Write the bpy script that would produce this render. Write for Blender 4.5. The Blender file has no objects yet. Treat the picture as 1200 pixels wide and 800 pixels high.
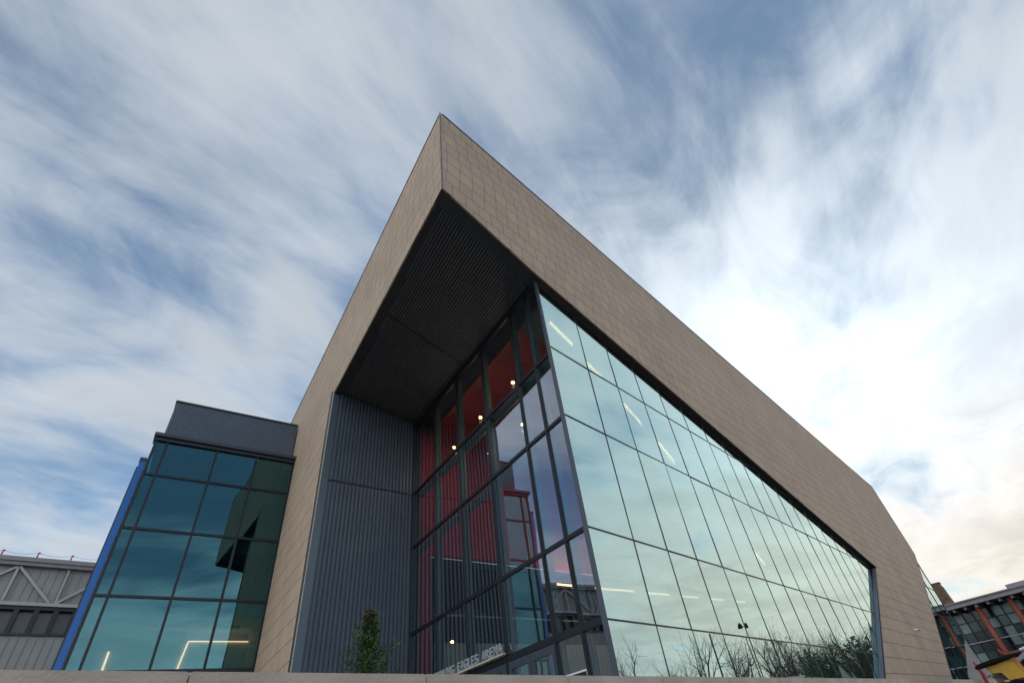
import bpy, bmesh, math, random
from mathutils import Vector, Matrix, noise
R = math.radians
random.seed(11)
sc = bpy.context.scene
COL = sc.collection

# ------------------------------------------------------------------ camera
F, PITCH, ROLL = 579.2, R(40.61), R(-8.234)
fw = Vector((0, math.cos(PITCH), math.sin(PITCH))); up = Vector((0, -math.sin(PITCH), math.cos(PITCH))); rt = Vector((1, 0, 0))
cr, sr = math.cos(ROLL), math.sin(ROLL)
r2 = rt*cr + up*sr; u2 = -rt*sr + up*cr
cam = bpy.data.cameras.new('camera'); camo = bpy.data.objects.new('camera', cam); COL.objects.link(camo)
camo.matrix_world = Matrix(((r2.x, u2.x, -fw.x, 0), (r2.y, u2.y, -fw.y, 0), (r2.z, u2.z, -fw.z, 0), (0, 0, 0, 1)))
cam.sensor_width = 36; cam.lens = F/1200*36; cam.clip_end = 5000; cam.clip_start = .05
sc.camera = camo

# ------------------------------------------------------------------ frames
class Pl:
    """vertical plane: u along heading yaw, n to its right, z up"""
    def __init__(s, o, yaw, side=1):
        s.o = Vector((o[0], o[1], 0)); y = R(yaw)
        s.t = Vector((math.sin(y), math.cos(y), 0)); s.n = Vector((math.cos(y), -math.sin(y), 0))*side
    def p(s, u, v, z): return s.o + s.t*u + s.n*v + Vector((0, 0, z))
YR, YD, YL, YH = 39.683, -36.739, 51.2, 46.926
O = (1.018, 10.953)
GR = Pl(O, YR)                      # long glass wall, v outward
GD = Pl(O, YD, -1)                  # entrance glass wall, v outward
B = GD.p(9.7, 0, 0); NI = Pl(B, 44.)  # ribbed wall of the porch, v outward
J = NI.p(-3.876, 0, 0); TW = Pl(J, YD, -1)
P = TW.p(-10.246, 0, 0); FR = Pl(P, YR)
LG = Pl(TW.p(6.45, 0, 0), YL)       # glass annex, v outward
IW = Pl(GD.p(10.1, 0, 0), 48.619)       # wall inside the lobby
PF = Pl((-2.32, 2.26), 40.7)        # parapet
HA = Pl((math.sin(R(-50))*42, math.cos(R(-50))*42), YH)
RB = Pl((math.sin(R(50))*85, math.cos(R(50))*85), YD, -1)
GROUND, PLAZA = -1.6, -.4

# ------------------------------------------------------------------ mesh building
class MB:
    def __init__(s): s.v = []; s.f = []; s.uv = []; s.mi = []
    def face(s, pts, uvs=None, mi=0):
        b = len(s.v); s.v += [Vector(p) for p in pts]; s.f.append(tuple(range(b, b+len(pts))))
        s.uv.append(uvs or [(0, 0)]*len(pts)); s.mi.append(mi)
    def prism(s, pl, poly, v0, v1, shift=None, mi=0):
        """poly in (u,z), extruded from v0 to v1; shift(u,z,v)->u"""
        g = shift or (lambda u, z, v: u)
        A = [(g(u, z, v0), z) for u, z in poly]; C = [(g(u, z, v1), z) for u, z in poly]
        s.face([pl.p(u, v0, z) for u, z in A], A, mi); s.face([pl.p(u, v1, z) for u, z in C][::-1], C[::-1], mi)
        n = len(poly); acc = 0
        for i in range(n):
            j = (i+1) % n; L = math.hypot(poly[i][0]-poly[j][0], poly[i][1]-poly[j][1])
            s.face([pl.p(A[i][0], v0, A[i][1]), pl.p(C[i][0], v1, C[i][1]), pl.p(C[j][0], v1, C[j][1]), pl.p(A[j][0], v0, A[j][1])],
                   [(A[i][0], A[i][1]), (A[i][0]+v1-v0, A[i][1]), (A[j][0]+v1-v0, A[j][1]), (A[j][0], A[j][1])], mi)
        return s
    def box(s, pl, u0, u1, v0, v1, z0, z1, mi=0):
        return s.prism(pl, [(u0, z0), (u1, z0), (u1, z1), (u0, z1)], v0, v1, None, mi)
    def slab(s, pts, h, mi=0):
        """horizontal-ish polygon (3d points), h thick downward"""
        lo = [Vector(p)-Vector((0, 0, h)) for p in pts]; n = len(pts)
        s.face(pts, [(p[0], p[1]) for p in pts], mi); s.face(lo[::-1], [(p[0], p[1]) for p in lo[::-1]], mi)
        for i in range(n):
            j = (i+1) % n; s.face([pts[i], lo[i], lo[j], pts[j]], None, mi)
        return s
    def bar(s, a, b, w, h=None, upv=(0, 0, 1), mi=0):
        a, b = Vector(a), Vector(b); h = h or w; d = (b-a).normalized(); x = d.cross(Vector(upv))
        if x.length < 1e-4: x = d.cross(Vector((1, 0, 0)))
        x.normalize(); y = x.cross(d); q = [(-w/2, -h/2), (w/2, -h/2), (w/2, h/2), (-w/2, h/2)]
        P0 = [a+x*i+y*j for i, j in q]; P1 = [b+x*i+y*j for i, j in q]
        s.face(P0[::-1], None, mi); s.face(P1, None, mi)
        for i in range(4): j = (i+1) % 4; s.face([P0[i], P0[j], P1[j], P1[i]], None, mi)
        return s
    def tube(s, pts, rad, n=8, mi=0, caps=True):
        pts = [Vector(p) for p in pts]; rad = rad if isinstance(rad, (list, tuple)) else [rad]*len(pts)
        base = len(s.v); x = None
        for i, p in enumerate(pts):
            d = (pts[min(i+1, len(pts)-1)]-pts[max(i-1, 0)]).normalized()
            if x is None:
                x = d.cross(Vector((0, 0, 1)))
                if x.length < 1e-3: x = Vector((1, 0, 0))
            x = (x-d*x.dot(d)).normalized(); y = d.cross(x)
            for k in range(n): a = 2*math.pi*k/n; s.v.append(p+(x*math.cos(a)+y*math.sin(a))*rad[i])
        for i in range(len(pts)-1):
            for k in range(n):
                m = (k+1) % n
                s.f.append((base+i*n+k, base+i*n+m, base+(i+1)*n+m, base+(i+1)*n+k)); s.uv.append([(0, 0)]*4); s.mi.append(mi)
        if caps:
            for r_, rev in ((base, True), (base+(len(pts)-1)*n, False)):
                f = tuple(range(r_, r_+n)); s.f.append(f[::-1] if rev else f); s.uv.append([(0, 0)]*n); s.mi.append(mi)
        return s
    def ribs(s, pl, u0, u1, zlo, zhi, pitch, depth, v=0.0, mi=0):
        """trapezoid ribbed sheet; zlo, zhi functions of u"""
        n = max(1, round((u1-u0)/pitch)); w = (u1-u0)/n; prof = []
        for k in range(n):
            b = u0+k*w; prof += [(b, 0), (b+w*.42, 0), (b+w*.52, depth), (b+w*.9, depth)]
        prof.append((u1, 0))
        for (a, va), (c, vc) in zip(prof, prof[1:]):
            s.face([pl.p(a, v+va, zlo(a)), pl.p(c, v+vc, zlo(c)), pl.p(c, v+vc, zhi(c)), pl.p(a, v+va, zhi(a))],
                   [(a, zlo(a)), (c, zlo(c)), (c, zhi(c)), (a, zhi(a))], mi)
        return s
    def build(s, name, mat, parent=None, smooth=False, origin=None):
        xs = [v.x for v in s.v]; ys = [v.y for v in s.v]; zs = [v.z for v in s.v]
        org = Vector(origin) if origin is not None else Vector(((min(xs)+max(xs))/2, (min(ys)+max(ys))/2, min(zs)))
        me = bpy.data.meshes.new(name)
        me.from_pydata([v-org for v in s.v], [], s.f)
        uvl = me.uv_layers.new(name='UVMap'); k = 0
        flat = []
        for q in s.uv:
            for a in q: flat += [a[0], a[1]]
        uvl.data.foreach_set('uv', flat)
        for m in (mat if isinstance(mat, (list, tuple)) else [mat]): me.materials.append(m)
        me.polygons.foreach_set('material_index', s.mi)
        if smooth: me.polygons.foreach_set('use_smooth', [True]*len(s.f))
        me.validate(); me.update()
        bm = bmesh.new(); bm.from_mesh(me); bmesh.ops.remove_doubles(bm, verts=bm.verts, dist=1e-5)
        bmesh.ops.recalc_face_normals(bm, faces=bm.faces); bm.to_mesh(me); bm.free()
        o = bpy.data.objects.new(name, me); COL.objects.link(o)
        o.location = org
        if parent is not None:
            o.parent = parent; o.location = org-WL[parent.name]
        WL[o.name] = org
        return o
WL = {}
def clip(poly, a, b, c):
    """keep a*u+b*z<=c"""
    out = []
    for i in range(len(poly)):
        p, q = poly[i], poly[(i+1) % len(poly)]; dp = a*p[0]+b*p[1]-c; dq = a*q[0]+b*q[1]-c
        if dp <= 0: out.append(p)
        if dp*dq < 0: t = dp/(dp-dq); out.append((p[0]+(q[0]-p[0])*t, p[1]+(q[1]-p[1])*t))
    return out
def tag(o, label=None, cat=None, group=None, kind=None):
    for k, v in (('label', label), ('category', cat), ('group', group), ('kind', kind)):
        if v: o[k] = v
    return o
def thing(name, loc, label, cat, group=None):
    o = bpy.data.objects.new(name, None); COL.objects.link(o); o.location = loc; o.empty_display_size = .3
    WL[o.name] = Vector(loc); return tag(o, label, cat, group)
def copy_tree(o, parent=None):
    c = o.copy(); COL.objects.link(c)
    if parent: c.parent = parent
    for ch in o.children: copy_tree(ch, c)
    return c

# ------------------------------------------------------------------ materials
def nt(name):
    m = bpy.data.materials.new(name); m.use_nodes = True; n = m.node_tree; n.nodes.clear()
    out = n.nodes.new('ShaderNodeOutputMaterial'); return m, n, out
def N(n, t, **k):
    x = n.nodes.new(t)
    for a, v in k.items():
        if a.startswith('i_'): x.inputs[a[2:].replace('_', ' ')].default_value = v
        else: setattr(x, a, v)
    return x
def math_(n, op, a, b=None, c=None):
    x = n.nodes.new('ShaderNodeMath'); x.operation = op
    for i, v in enumerate((a, b, c)):
        if v is None: continue
        if isinstance(v, (int, float)): x.inputs[i].default_value = v
        else: n.links.new(v, x.inputs[i])
    return x.outputs[0]
def mat(name, col, rough=.6, metal=0., var=.12, scale=3., bump=0., bscale=40., spec=.5):
    m, n, out = nt(name); L = n.links.new
    b = N(n, 'ShaderNodeBsdfPrincipled'); L(b.outputs[0], out.inputs[0])
    b.inputs['Roughness'].default_value = rough; b.inputs['Metallic'].default_value = metal; b.inputs['Specular IOR Level'].default_value = spec
    tc = N(n, 'ShaderNodeTexCoord'); nz = N(n, 'ShaderNodeTexNoise'); nz.inputs['Scale'].default_value = scale; nz.inputs['Detail'].default_value = 5
    L(tc.outputs['Object'], nz.inputs['Vector'])
    mr = N(n, 'ShaderNodeMapRange'); mr.inputs[1].default_value = .3; mr.inputs[2].default_value = .7; mr.inputs[3].default_value = 1-var; mr.inputs[4].default_value = 1+var
    L(nz.outputs['Fac'], mr.inputs[0])
    mx = N(n, 'ShaderNodeVectorMath', operation='SCALE'); mx.inputs[0].default_value = col; L(mr.outputs[0], mx.inputs['Scale'])
    L(mx.outputs[0], b.inputs['Base Color'])
    if bump:
        n2 = N(n, 'ShaderNodeTexNoise'); n2.inputs['Scale'].default_value = bscale; n2.inputs['Detail'].default_value = 4; L(tc.outputs['Object'], n2.inputs['Vector'])
        bp = N(n, 'ShaderNodeBump'); bp.inputs['Strength'].default_value = bump; bp.inputs['Distance'].default_value = .02; L(n2.outputs['Fac'], bp.inputs['Height']); L(bp.outputs[0], b.inputs['Normal'])
    return m
def emit(name, col, s):
    m, n, out = nt(name); e = N(n, 'ShaderNodeEmission'); e.inputs[0].default_value = (*col, 1); e.inputs[1].default_value = s
    n.links.new(e.outputs[0], out.inputs[0]); return m
def glass(name, trans, refl, r0, p=4.0, rmax=1.0):
    """coated architectural glass: tinted transmission, mirror reflection growing towards grazing"""
    m, n, out = nt(name); L = n.links.new
    lw = N(n, 'ShaderNodeLayerWeight'); lw.inputs['Blend'].default_value = .5
    pw = math_(n, 'POWER', lw.outputs['Facing'], p); fac = math_(n, 'ADD', math_(n, 'MULTIPLY', pw, rmax-r0), r0)
    t = N(n, 'ShaderNodeBsdfTransparent'); t.inputs[0].default_value = (*[math.sqrt(c) for c in trans], 1)
    g = N(n, 'ShaderNodeBsdfGlossy'); g.inputs['Roughness'].default_value = 0.0; g.inputs['Color'].default_value = (*refl, 1)
    mx = N(n, 'ShaderNodeMixShader'); L(fac, mx.inputs[0]); L(t.outputs[0], mx.inputs[1]); L(g.outputs[0], mx.inputs[2]); L(mx.outputs[0], out.inputs[0])
    tc = N(n, 'ShaderNodeTexCoord'); nz = N(n, 'ShaderNodeTexNoise'); nz.inputs['Scale'].default_value = .55; nz.inputs['Detail'].default_value = 1
    L(tc.outputs['Object'], nz.inputs['Vector']); bp = N(n, 'ShaderNodeBump'); bp.inputs['Strength'].default_value = .12; bp.inputs['Distance'].default_value = .03
    L(nz.outputs['Fac'], bp.inputs['Height']); L(bp.outputs[0], g.inputs['Normal'])
    return m
def tile_mat(name, col, h, w, jh=.03, jw=.022, var=.12, jdark=.45):
    """cladding tiles in rows of height h from UV metres"""
    m, n, out = nt(name); L = n.links.new
    b = N(n, 'ShaderNodeBsdfPrincipled'); L(b.outputs[0], out.inputs[0]); b.inputs['Roughness'].default_value = .75; b.inputs['Specular IOR Level'].default_value = .25
    uv = N(n, 'ShaderNodeUVMap'); sp = N(n, 'ShaderNodeSeparateXYZ'); L(uv.outputs[0], sp.inputs[0])
    vv = math_(n, 'DIVIDE', math_(n, 'ADD', sp.outputs[1], 100.13), h); row = math_(n, 'FLOOR', vv)
    wn = N(n, 'ShaderNodeTexWhiteNoise', noise_dimensions='1D'); L(row, wn.inputs['W'])
    uu = math_(n, 'ADD', math_(n, 'DIVIDE', math_(n, 'ADD', sp.outputs[0], 200.), w), wn.outputs['Value']); colm = math_(n, 'FLOOR', uu)
    # every fourth tile or so is split into a short and a long piece
    cv = N(n, 'ShaderNodeCombineXYZ'); L(colm, cv.inputs[0]); L(row, cv.inputs[1])
    w2 = N(n, 'ShaderNodeTexWhiteNoise', noise_dimensions='2D'); L(cv.outputs[0], w2.inputs['Vector'])
    fx = math_(n, 'FRACT', uu); fy = math_(n, 'FRACT', vv)
    jx = math_(n, 'LESS_THAN', fx, jw/w); jy = math_(n, 'LESS_THAN', fy, jh/h); j = math_(n, 'MAXIMUM', jx, jy)
    tint = math_(n, 'ADD', math_(n, 'MULTIPLY', w2.outputs['Value'], var), 1-var/2)
    tc = N(n, 'ShaderNodeTexCoord'); nz = N(n, 'ShaderNodeTexNoise'); nz.inputs['Scale'].default_value = .35; nz.inputs['Detail'].default_value = 6; L(tc.outputs['Object'], nz.inputs['Vector'])
    mp = N(n, 'ShaderNodeMapping'); mp.inputs['Scale'].default_value = (30, 1.2, 1); L(uv.outputs[0], mp.inputs[0])
    n3 = N(n, 'ShaderNodeTexNoise'); n3.inputs['Scale'].default_value = 1.; n3.inputs['Detail'].default_value = 3; L(mp.outputs[0], n3.inputs['Vector'])
    tint = math_(n, 'MULTIPLY', tint, math_(n, 'ADD', math_(n, 'MULTIPLY', nz.outputs['Fac'], .36), .82))
    tint = math_(n, 'MULTIPLY', tint, math_(n, 'ADD', math_(n, 'MULTIPLY', n3.outputs['Fac'], .24), .88))
    tint = math_(n, 'MULTIPLY', tint, math_(n, 'SUBTRACT', 1, math_(n, 'MULTIPLY', j, 1-jdark)))
    mx = N(n, 'ShaderNodeVectorMath', operation='SCALE'); mx.inputs[0].default_value = col; L(tint, mx.inputs['Scale']); L(mx.outputs[0], b.inputs['Base Color'])
    bp = N(n, 'ShaderNodeBump'); bp.inputs['Strength'].default_value = .4; bp.inputs['Distance'].default_value = .01
    L(math_(n, 'SUBTRACT', math_(n, 'MULTIPLY', w2.outputs['Value'], .2), j), bp.inputs['Height']); L(bp.outputs[0], b.inputs['Normal'])
    return m
M = dict(
    tile=tile_mat('terracotta_cladding', (.50, .368, .262), .6, .52),
    flash=mat('dark_flashing', (.03, .04, .045), .45, 0, .1),
    trim=mat('charcoal_trim', (.04, .041, .045), .55, 0, .1),
    rib=mat('slate_ribbed_metal', (.105, .13, .162), .45, .1, .08, 1.2),
    soffit=mat('charcoal_soffit_metal', (.12, .12, .13), .5, .1, .1),
    jamb=mat('blue_grey_flashing', (.12, .155, .19), .4, .2, .06),
    frame=mat('dark_mullion', (.018, .021, .026), .4, .4, .1),
    post=mat('slate_corner_post', (.05, .06, .08), .4, .2, .06),
    gR=glass('silver_green_glass', (.5, .62, .58), (.77, .96, .91), .46, 1.35, .98),
    gD=glass('entrance_glass', (.70, .80, .78), (.82, .87, .97), .09, 1.8, .95),
    gL=glass('teal_glass', (.07, .26, .29), (.40, .80, .84), .135, 3.2, .9),
    gX=glass('end_glass', (.10, .22, .23), (.8, .95, .92), .6, 1.5, .95),
    red=mat('oxblood_panel', (.68, .03, .05), .55, 0, .12),
    white=mat('white_plaster', (.62, .62, .58), .7, 0, .05),
    dark=mat('dark_interior', (.06, .075, .08), .8, 0, .2),
    teal=mat('teal_interior', (.10, .17, .18), .8, 0, .2),
    fin=mat('inner_mullion_fin', (.11, .17, .18), .5, .1, .06),
    blue=mat('cobalt_panel', (.006, .13, .44), .4, 0, .06),
    conc=mat('precast_concrete', (.50, .40, .315), .85, 0, .14, 2.2, .35, 60),
    conc2=mat('grey_concrete', (.3, .3, .29), .85, 0, .2, 2, .3, 50),
    cream=mat('cream_cladding', (.33, .322, .305), .6, 0, .1, .8),
    truss=mat('painted_steel_truss', (.44, .43, .41), .5, 0, .05),
    winframe=mat('black_window_frame', (.012, .012, .015), .4),
    roofm=mat('roof_fascia', (.27, .245, .25), .5, .1, .08),
    redp=mat('red_paint', (.45, .02, .03), .45),
    rust=mat('rust_red_steel', (.22, .05, .025), .6, 0, .2, 2),
    asph=mat('asphalt', (.05, .05, .052), .9, 0, .25, 1.2, .5, 80),
    pave=mat('plaza_paving', (.3, .28, .26), .85, 0, .12, 1.5, .2, 30),
    bark=mat('grey_bark', (.055, .045, .04), .9, 0, .3, 6),
    brown=mat('brown_brick', (.13, .08, .045), .85, 0, .5, 1.6, .6, 8),
    yellow=mat('yellow_machine_paint', (.55, .30, .015), .5, 0, .14, 5),
    orange=mat('orange_paint', (.52, .2, .02), .5, 0, .2, 12),
    black=mat('black_rubber', (.014, .010, .012), .95, 0, .2, spec=.1),
    pale=mat('pale_grey_steel', (.5, .5, .56), .45, .2, .1),
    beige=mat('beige_block', (.42, .36, .27), .85, 0, .2, 8),
    letter=mat('brushed_letter_metal', (.42, .45, .48), .4, .3, .08),
    signblack=mat('sign_black', (.01, .01, .012), .5),
    signwhite=mat('sign_white', (.8, .8, .8), .5),
    olive=mat('olive_tarpaulin', (.16, .17, .11), .8, 0, .2),
    shed=mat('brown_shed', (.12, .08, .055), .85, 0, .3),
    door=mat('door_frame_slate', (.06, .072, .088), .4, .3, .06),
    asleaf=None,
)
def leaf_mat():
    m, n, out = nt('conifer_needles'); L = n.links.new; b = N(n, 'ShaderNodeBsdfPrincipled'); b.inputs['Roughness'].default_value = .7; L(b.outputs[0], out.inputs[0])
    uv = N(n, 'ShaderNodeUVMap'); sp = N(n, 'ShaderNodeSeparateXYZ'); L(uv.outputs[0], sp.inputs[0])
    cr_ = N(n, 'ShaderNodeValToRGB'); e = cr_.color_ramp.elements; e[0].color = (.03, .06, .012, 1); e[1].color = (.085, .045, .02, 1); e[0].position = .35; e[1].position = .8
    L(sp.outputs[0], cr_.inputs[0]); mx = N(n, 'ShaderNodeVectorMath', operation='SCALE'); L(cr_.outputs[0], mx.inputs[0]); L(math_(n, 'ADD', sp.outputs[1], .5), mx.inputs['Scale'])
    L(mx.outputs[0], b.inputs['Base Color']); return m
M['asleaf'] = leaf_mat()
M['led'] = emit('warm_led', (1, .52, .27), 5.)
M['lamp'] = emit('warm_globe', (1, .5, .16), 20.)
M['ledR'] = emit('warm_linear_lamp', (1, .52, .27), 8.)
M['ledL'] = emit('warm_cove_led', (1, .20, .10), 15.)

# ------------------------------------------------------------------ arena
arena = thing('arena_building', GR.p(12, -8, PLAZA), 'large angular arena with tan tiled fascia, pointed roof prow and tall mirror glass wall', 'building')
zt = lambda u: 11.62-.1785*u                      # top of long glass wall
ue = lambda z: 18.65+(z-1.27)*1.747               # its slanted far end
zl = lambda u: max(PLAZA, 1.27+(u-18.65)/1.747)
mit = lambda poly_u: (lambda u, z, v: u+(.242*abs(v) if u < poly_u else 0))
twp = [(-10.246, 12.77), (0, 12.32), (0, GROUND), (14, GROUND), (14, 16.95), (-10.246, 17.4)]
MB().prism(TW, twp, 0, -.05, mit(-10)).build('tiled_wall', M['tile'], arena)
MB().prism(TW, twp, -.052, -.5, lambda u, z, v: u+(.242*abs(v) if u < -10 else (.19*abs(v) if u == 0 else 0))).build('fascia_backing', M['trim'], arena)
fend = [(36.3, 1.16), (48.77, 7.95), (52.9, 10.45), (52.2, 16.52)]
frp = [(0, 12.75), (3.73, 11.80), (32.44, 6.65), (22.03, 1.09), (16.9, GROUND), (31.1, GROUND)]+fend+[(14.0, 17.22), (0, 17.5)]
MB().prism(FR, frp, 0, -.05, lambda u, z, v: u+(.0121/.05*abs(v) if u < .01 else 0)).build('tiled_fascia', M['tile'], arena)
MB().prism(FR, frp, -.052, -.5, lambda u, z, v: u+(.242*abs(v) if u < .01 else 0)).build('fascia_backing', M['trim'], arena)
# thin dark caps on the roof edges and the prow
c = MB()
for (a, b) in (((0, 17.5), (14.0, 17.22)), ((14.0, 17.22), (52.2, 16.52)), ((52.2, 16.52), (52.9, 10.45)), ((52.9, 10.45), (48.77, 7.95)), ((48.77, 7.95), (36.3, 1.16))):
    c.bar(FR.p(a[0]+(.1 if a[0] == 0 else 0), -.1, a[1]+.02), FR.p(b[0], -.1, b[1]+.02), .24, .06)
c.bar(TW.p(-10.16, -.1, 17.42), TW.p(14, -.1, 16.97), .24, .06)
c.bar(FR.p(0, .0, 12.8), FR.p(0, .0, 17.5), .035, .035)
c.build('roof_flashing', M['flash'], arena)
# roof
MB().slab([FR.p(.6, -.5, 17.2), FR.p(51, -.5, 16.3), FR.p(51, -26, 16.3), TW.p(13.5, -24, 16.7), TW.p(13.5, -.5, 16.7), TW.p(-9, -.5, 17.1)], .3).build('roof', M['roofm'], arena)
# porch soffit: P, J, B, O corners
def sof(s, t, dz=0):
    """s 0 at the long side (P..O), 1 at the back (J..B); t 0 at the fascia, 1 at the glass"""
    a = FR.p(0, 0, 12.80).lerp(TW.p(0, 0, 12.36), s); b = GR.p(0, 0, 11.74).lerp(NI.p(0, 0, 11.95), s)
    q = a.lerp(b, t); q.z += dz; return q
sl = MB(); ss = [.010+1.03*k/14 for k in range(15)]; ts = [.012+1.03*k/8 for k in range(9)]
for a, b in zip(ss, ss[1:]):
    for c, d in zip(ts, ts[1:]):
        sl.face([sof(a, c, .10), sof(b, c, .10), sof(b, d, .10), sof(a, d, .10)]); sl.face([sof(a, c, .3), sof(a, d, .3), sof(b, d, .3), sof(b, c, .3)])
sl.build('soffit', M['trim'], arena)
rb = MB(); nr = 36
for k in range(nr):
    t = .075+(k+.5)/nr*.91
    for s0, s1 in ((.036, .505), (.513, .985)): rb.bar(sof(s0, t, .07), sof(s1, t, .07), .058, .06)
rb.build('soffit_rib', M['soffit'], arena)
tr = MB()
for (s0, t0), (s1, t1) in (((.02, .04), (1, .04)), ((.03, .062), (1, .062)), ((.022, .06), (.022, 1)), ((.509, .12), (.509, 1))):
    tr.bar(sof(s0, t0, .07), sof(s1, t1, .07), .16 if s0 != .509 else .05, .09)
tr.build('soffit_trim', M['trim'], arena)
# ribbed porch wall
MB().box(NI, -3.876+.02, .3, -.3, -.002, PLAZA, 12.5).build('porch_wall', M['trim'], arena)
w = MB(); w.ribs(NI, -3.62, -.02, lambda u: PLAZA, lambda u: 8.53+(u+3.5)*.04, .15, .07); w.ribs(NI, -3.62, -.02, lambda u: 8.60+(u+3.5)*.04, lambda u: 12.4, .15, .07)
w.build('ribbed_cladding', M['rib'], arena)
MB().box(NI, -3.876, -3.62, -.002, .045, PLAZA, 12.25).build('jamb_flashing', M['jamb'], arena)
MB().box(NI, -.10, .02, -.002, .07, PLAZA, 12.0).build('corner_trim', M['frame'], arena)

# --- entrance glass wall
um = [0, .73, 1.67, 3.69, 5.68, 7.66, 9.7]; zr = [2.02, 3.8, 6.65, 8.78, 11.72]
fr = MB(); fins = []
for i, u in enumerate(um[1:-1]):
    fr.box(GD, u-.035, u+.035, -.02, .045, PLAZA, 11.9); fins.append((GD, u-.045, u+.045, -.22, -.022, PLAZA, 11.7))
for z in zr[:-1]:
    h = .045 if z != 2.02 else .07
    for a, b in zip(um, um[1:]): fr.box(GD, a+.036, b-.036, -.021, .04, z-h, z+h)
fr.box(GD, .05, 9.62, -.03, .04, 11.66, 11.95)
cw = fr.build('entrance_curtain_wall', M['frame'], arena)
for q in fins: MB().box(*q).build('mullion_fin', M['fin'], arena)
bm_ = MB(); bm_.box(GD, .1, 9.6, -.3, -.24, 8.62, 8.95); bm_.box(GD, .1, 9.6, -.28, -.24, 6.45, 6.72)
bm_.build('inner_beam', M['fin'], arena)
def pane(pl, poly, par, m, jig=.0022, v0=-.012, v1=0.):
    uc = sum(p[0] for p in poly)/len(poly); zc = sum(p[1] for p in poly)/len(poly); a, b = random.gauss(0, jig), random.gauss(0, jig)
    s = MB(); g = lambda v: [pl.p(u, v+a*(u-uc)+b*(z-zc), z) for u, z in poly]
    A, C = g(v1), g(v0); n = len(poly); s.face(A); s.face(C[::-1])
    for i in range(n): j = (i+1) % n; s.face([A[i], C[i], C[j], A[j]])
    return s.build('pane', m, par)
zrow = [PLAZA+.02]+zr
for i in range(6):
    for k in range(5):
        if k == 0 and i in (2, 3): continue
        pane(GD, [(um[i]+.03, zrow[k]+.03), (um[i+1]-.03, zrow[k]+.03), (um[i+1]-.03, zrow[k+1]-.03), (um[i]+.03, zrow[k+1]-.03)], cw, M['gD'])
# entrance doors: two pairs
for i in (2, 3):
    mid = (um[i]+um[i+1])/2
    for a, b in ((um[i]+.04, mid-.006), (mid+.006, um[i+1]-.04)):
        d = MB(); st = .13
        d.box(GD, a, a+st, -.03, .03, PLAZA+.01, 1.94); d.box(GD, b-st, b, -.03, .03, PLAZA+.01, 1.94)
        d.box(GD, a+st, b-st, -.03, .03, 1.78, 1.94); d.box(GD, a+st, b-st, -.03, .03, PLAZA+.01, PLAZA+.3)
        do = d.build('door', M['door'], arena)
        pane(GD, [(a+st, PLAZA+.3), (b-st, PLAZA+.3), (b-st, 1.78), (a+st, 1.78)], do, M['gD'], 0)
        hx = b-.07 if b < mid else a+.07
        h = MB(); h.tube([GD.p(hx, .09, .3), GD.p(hx, .09, 1.5)], .018); h.tube([GD.p(hx, .03, .4), GD.p(hx, .09, .4)], .012); h.tube([GD.p(hx, .03, 1.4), GD.p(hx, .09, 1.4)], .012)
        h.build('handle', M['pale'], do)
# --- corner post
MB().box(GR, -.04, .04, -.05, .035, PLAZA, 11.85).build('corner_post', M['post'], arena)
# --- long glass wall
us = [.06]+[.28+1.58*k for k in range(19)]+[30.]
us[1] = 1.87-1.58*1+0  # first narrow bay starts at the post
us = [.06]+[1.87+1.58*k for k in range(17)]+[28.6]
fr = MB(); fins = []
def zrange(u): return zl(u), min(zt(u), 12)
for u in us[1:-1]:
    a, b = zrange(u)
    if b-a > .1: fr.box(GR, u-.012, u+.012, -.02, .012, a, b); fins.append((GR, u-.035, u+.035, -.3, -.022, a+.02, b-.05))
fr.box(GR, 4.27, 4.30, -.02, .018, PLAZA, 1.98)
for z in (2.02, 3.84, 6.75, 9.05):
    u1 = min(ue(z), (11.62-z)/.1785); e = [.07]+[u for u in us[1:-1] if u < u1]+[u1]
    for a, b in zip(e, e[1:]): fr.box(GR, a+.02, b-.02, -.021, .014, z-.016, z+.016)
fr.bar(GR.p(.06, -.01, zt(.06)), GR.p(28.4, -.01, zt(28.4)), .06, .08)
cr_w = fr.build('long_curtain_wall', M['frame'], arena)
for q in fins: MB().box(*q).build('mullion_fin', M['fin'], arena)
rows = [PLAZA, 2.02, 3.84, 6.75, 9.05, 12.]
for i in range(len(us)-1):
    for k in range(5):
        pl_ = [(us[i], rows[k]), (us[i+1], rows[k]), (us[i+1], rows[k+1]), (us[i], rows[k+1])]
        pl_ = [(u+(.012 if u == us[i] else -.012), z+(.012 if z == rows[k] else -.012)) for u, z in pl_]
        pl_ = clip(pl_, .1785, 1, 11.60); pl_ = clip(pl_, 1, -1.747, 18.65-1.27*1.747-.03) if pl_ else pl_
        if len(pl_) < 3: continue
        ar = abs(sum(pl_[q][0]*pl_[(q+1) % len(pl_)][1]-pl_[(q+1) % len(pl_)][0]*pl_[q][1] for q in range(len(pl_))))/2
        if ar > .02: pane(GR, pl_, cr_w, M['gR'], .0022 if k else .004)
# reveals of the opening
rv = MB(); rv.prism(FR, [(22.03, 1.09), (32.44, 6.65), (32.44, 6.4), (22.4, 1.09)][::-1], -.6, -.502)
a0, a1 = (16.93, GROUND), (32.40, 6.63)
rv.bar(FR.p(16.75, -.15, GROUND), FR.p(32.25, -.15, 6.60), .05, .16, FR.n)
rv.build('opening_reveal', M['jamb'], arena)
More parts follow.
